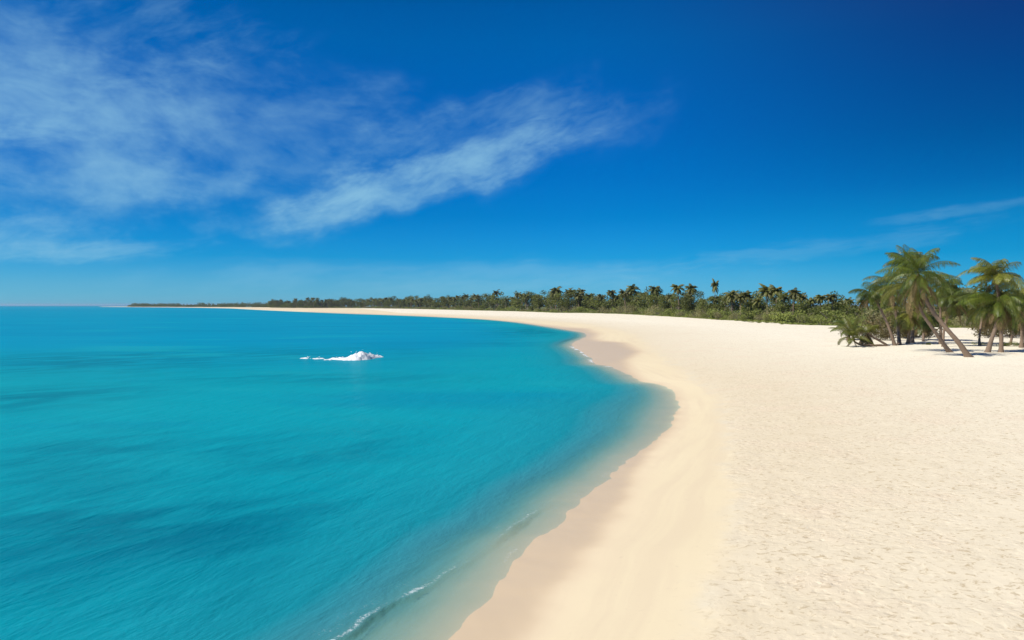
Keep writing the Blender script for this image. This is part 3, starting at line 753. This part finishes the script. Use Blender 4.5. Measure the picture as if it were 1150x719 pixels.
# shrubs: front row.  step in metres grows with distance
def walk(px0, px1, step_px, jitter=.4):
    px = px0
    while px < px1:
        yield px+rnd.uniform(-jitter, jitter)*step_px(px); px += step_px(px)
cnt = {}
def far_density(px, m):        # metres wanted per item -> picture step
    r = veg_at(px, 0); 
    if r is None: return 3
    d = r[2]; return max(1.6, m*F/d*.55)
for row, (b0, b1, m_) in enumerate([(0.5, 3, 4.2), (5, 9, 5.5)]):
    for px in walk(305, 1290, lambda p: far_density(p, m_)*(1.0 if p > 640 else 1.5)):
        r = veg_at(px, rnd.uniform(b0, b1)*(1+max(0, 640-px)/150))
        if not r: continue
        x, y, _ = r; v = rnd.randrange(6)
        place('shrub', v, x, y, zt(x, y)-.05, rnd.uniform(.7, 1.1)*(.85 if row == 0 else (1.7 if px > 600 else 1.4)), rnd.uniform(0, 6.28),
              ('grey green' if v % 2 == 0 else 'bright green')+' shrub in the low scrub '+stretch(px), 'shrub', ('grey green' if v % 2 == 0 else 'bright green')+' shrubs '+stretch(px))
        cnt['shrub'] = cnt.get('shrub', 0)+1
for b0, b1, m_ in [(10, 16, 6), (20, 36, 8)]:
    for px in walk(305, 1290, lambda p: far_density(p, m_)*(1.0 if p > 640 else 1.4)):
        r = veg_at(px, rnd.uniform(b0, b1)*(1+max(0, 640-px)/120))
        if not r: continue
        x, y, _ = r
        place('broadleaf_tree', rnd.randrange(5), x, y, zt(x, y)-.05, rnd.uniform(.78, 1.05)*float(np.interp(px, [300, 420, 640, 765, 788, 1300], [1.9, 2.1, 1.55, 1.32, .92, .95])), rnd.uniform(0, 6.28),
              'rounded dark green broadleaf tree among the palms '+stretch(px), 'tree', 'broadleaf trees '+stretch(px))
        cnt['tree'] = cnt.get('tree', 0)+1
def hscale(px): return np.interp(px, [300, 345, 420, 500, 640, 768, 790, 900, 960, 1300], [1.35, 1.6, 1.45, 1.5, 1.30, 1.16, .78, .74, .75, .8])
for px in walk(308, 1290, lambda p: max(3.2, min(11, far_density(p, 6.5)))):
    r = veg_at(px, rnd.uniform(9, 30))
    if not r or (px < 620 and rnd.random() < .25): continue
    x, y, _ = r
    place('coconut_palm', rnd.randrange(5), x, y, zt(x, y)-.05, float(hscale(px))*rnd.choice([.72, .8, .86, .9, .95, 1.02])*rnd.uniform(.96, 1.03), rnd.uniform(0, 6.28),
          'coconut palm rising from the treeline '+stretch(px), 'palm tree', 'palms in the treeline '+stretch(px))
    cnt['palm'] = cnt.get('palm', 0)+1

def ordinal(n): return '%d%s' % (n, 'th' if 10 <= n % 100 <= 20 else {1: 'st', 2: 'nd', 3: 'rd'}.get(n % 10, 'th'))
SHORT = {STRETCH[0][2]: 'above the far narrow beach', STRETCH[1][2]: 'behind the blue bay end', STRETCH[2][2]: 'above the small wet inlet',
         STRETCH[3][2]: 'between inlet and near palms', STRETCH[4][2]: 'behind the near palm clumps'}
def number(kind, words):
    byst = {}
    for o_ in C.objects:
        if o_.type == 'EMPTY' and o_.name.split('.')[0] == kind and o_.get('group') and 'clumps on the sand' not in o_['group']:
            px = proj(o_.location.x, o_.location.y); byst.setdefault(stretch(px), []).append((px, o_))
    for st_, L_ in byst.items():
        L_.sort(key=lambda a: a[0])
        for i_, (px, o_) in enumerate(L_):
            grey = 'grey green ' if 'grey green' in o_['label'] else ('bright green ' if 'bright green' in o_['label'] else '')
            o_['label'] = '%s%s, %s from the left %s' % (grey, words, ordinal(i_+1), SHORT[st_])
number('shrub', 'shrub in the low scrub'); number('broadleaf_tree', 'round treeline tree'); number('coconut_palm', 'treeline coconut palm')
# the ones that stand out
def special(px, top_py, back, label, var=0, cs=None):
    x, y, _ = veg_at(px, back); z = zt(x, y)
    th = at_y(px, top_py, y)[2]-z
    base_h = [8.8, 9.4, 8.2, 8.3, 9.9][var]
    s_ = th/base_h
    r = place('coconut_palm', var, x, y, z, s_, rnd.uniform(0, 6.28), label, 'palm tree', None)
    if cs: r.scale = (cs, cs, s_)
special(803, 315.5, 14, 'lone slender palm standing highest above the treeline with a tiny crown', 0, .55)
special(862, 320, 10, 'left one of the two tall palms standing together above the low trees', 2)
special(872, 322, 12, 'right one of the two tall palms standing together above the low trees', 4)
special(937, 330, 12, 'small palm poking above the scrub just left of the near palm clump', 1)
special(832, 331, 4, 'palm with a bare pale trunk in front of the scrub midway along the treeline', 3)
special(822, 327, 12, 'dark crowned palm just left of the bare pale trunk', 2)
special(840, 328, 12, 'dark crowned palm just right of the bare pale trunk', 0)
special(775, 320.5, 14, 'tall palm at the right end of the highest stretch of treeline', 4)
special(735, 321, 14, 'tall palm in the middle of the highest stretch of treeline', 1)
special(709, 321, 14, 'tall palm at the left end of the highest stretch of treeline', 0)
special(703, 326, 1.5, 'palm whose pale trunk shows down to the sand above the inlet', 3)
special(624, 322.5, 14, 'broad palm standing above its neighbours over the blue bay', 2)
special(652, 325, 14, 'tall palm between the inlet and the broad palm over the bay', 4)

# a few shrubs under the near palms
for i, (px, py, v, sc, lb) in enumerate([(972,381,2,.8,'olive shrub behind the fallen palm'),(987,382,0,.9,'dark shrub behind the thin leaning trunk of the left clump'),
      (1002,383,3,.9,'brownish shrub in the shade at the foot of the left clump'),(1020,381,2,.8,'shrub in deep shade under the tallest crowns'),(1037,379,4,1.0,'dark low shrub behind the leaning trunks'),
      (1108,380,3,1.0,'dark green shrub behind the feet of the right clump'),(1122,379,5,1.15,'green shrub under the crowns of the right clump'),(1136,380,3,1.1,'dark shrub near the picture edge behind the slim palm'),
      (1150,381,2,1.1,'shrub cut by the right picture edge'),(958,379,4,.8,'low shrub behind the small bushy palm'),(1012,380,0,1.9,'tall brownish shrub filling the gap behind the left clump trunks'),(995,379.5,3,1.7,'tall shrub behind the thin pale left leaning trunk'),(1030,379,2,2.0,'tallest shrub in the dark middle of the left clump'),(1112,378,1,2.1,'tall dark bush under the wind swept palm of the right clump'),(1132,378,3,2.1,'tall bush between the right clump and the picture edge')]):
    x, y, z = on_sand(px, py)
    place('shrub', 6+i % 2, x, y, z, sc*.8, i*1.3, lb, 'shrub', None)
# low creepers at the sand edge
for i, (px, py, s_) in enumerate([(836,361.5,.35),(843,362.6,.3),(851,363.0,.35),(861,363.0,.3),(868,363.4,.3),(877,364.6,.3),(1127,389,.28),(1137,389.5,.3),(1146,389.0,.32),(1042,387.5,.2),(1099,388,.22)]):
    x, y, z = on_sand(px, py)
    lab = ['leftmost low creeper on the open sand before the distant scrub', '2nd creeper from the left on the open sand before the distant scrub', '3rd creeper from the left on the open sand before the distant scrub',
           '4th creeper from the left on the open sand before the distant scrub', '5th creeper from the left on the open sand before the distant scrub', 'rightmost low creeper on the open sand before the distant scrub',
           'low creeper on the sand just right of the straight right clump trunk', 'low creeper on the sand between the slim palm and the edge palm', 'low creeper touching the right picture edge under the edge palm',
           'small creeper on the sand under the left clump beside the leaning trunks', 'low creeper on the sand left of the feet of the right clump'][i]
    place('shrub', 1+2*(i % 3), x, y, z-.05, s_*1.2, i*2.0, lab, 'creeping plant', 'creepers out on the sand' if i < 6 else ('creepers under the right clump' if i in (6, 7, 8, 10) else None), .6)

# ------------------------------------------------------------------ distant woodland on the cape (one mass) and the forest floor growth
sp = Soup(); rg = np.random.RandomState(77)
cape = np.array([veg_w[-6], veg_w[-5], veg_w[-4], veg_w[-3], veg_w[-2], veg_w[-1]])
cl = np.concatenate([[0], np.cumsum(np.linalg.norm(np.diff(cape, axis=0), axis=1))])
n = 1500
for i in range(n):
    u = rg.rand()*cl[-1]; x = np.interp(u, cl, cape[:, 0]); y = np.interp(u, cl, cape[:, 1])
    off = rg.rand()*45; x += off; y += off*.9
    h = (5+5*rg.rand())*(.55+.9*vnoise(np.array([u/70]), np.array([2.0]), 4)[0])
    h *= min(1, .35+(cl[-1]-u)/500)
    if off < 8: h *= .5
    bl = [(x+rg.randn()*2, y+rg.randn()*2, h*(.25+.55*rg.rand()), h*.35) for _ in range(3)]
    leaf_cloud(sp, rg, bl, 90, 1.3)
v = np.vstack(sp.v); v[:, 2] += .8; sp.v = [v]; 
far = mesh_obj('distant_woodland', v, np.vstack(sp.q), M_TREE); tag(far, 'low dark green woodland covering the far cape', 'woodland', kind='stuff')

sp = Soup()
for i in range(2600):
    u = rg.rand()*vL[18]; x = np.interp(u, vL, veg_w[:, 0]); y = np.interp(u, vL, veg_w[:, 1])
    s_ = 1+rg.rand()**1.5*14/y - 3/y*rg.rand(); x *= s_; y *= s_
    leaf_cloud(sp, rg, [(x, y, .15, .8)], 36, .38, .35)
v = np.vstack(sp.v); v[:, 2] += .72
o = mesh_obj('ground_cover', v, np.vstack(sp.q), M_SCRUBG); tag(o, 'low green ground cover along the edge of the sand', 'ground cover', kind='stuff')
# unused prototypes
for k_, L_ in PROTO.items():
    for pr in L_:
        for o_, nm in pr:
            if id(o_) not in USED: bpy.data.objects.remove(o_)

# ------------------------------------------------------------------ air
me = bpy.data.meshes.new('haze')
x0, x1, y0, y1, z0, z1 = -30500., 30500., -30500., 30500., -9.0, 26.0
vs = [(x, y, z) for z in (z0, z1) for y in (y0, y1) for x in (x0, x1)]
me.from_pydata(vs, [], [(0, 2, 3, 1), (4, 5, 7, 6), (0, 1, 5, 4), (2, 6, 7, 3), (0, 4, 6, 2), (1, 3, 7, 5)])
m = bpy.data.materials.new('haze'); m.use_nodes = True; t = NT(m.node_tree); t.n.clear()
out = t.add('ShaderNodeOutputMaterial'); v = t.add('ShaderNodeVolumePrincipled')
v.inputs['Color'].default_value = (.58, .80, 1, 1); v.inputs['Density'].default_value = 6e-5; v.inputs['Anisotropy'].default_value = .2
t.l.new(v.outputs[0], out.inputs['Volume']); me.materials.append(m)
o = bpy.data.objects.new('haze', me); C.objects.link(o); tag(o, 'thin pale sea air over the whole bay', 'haze', kind='stuff')
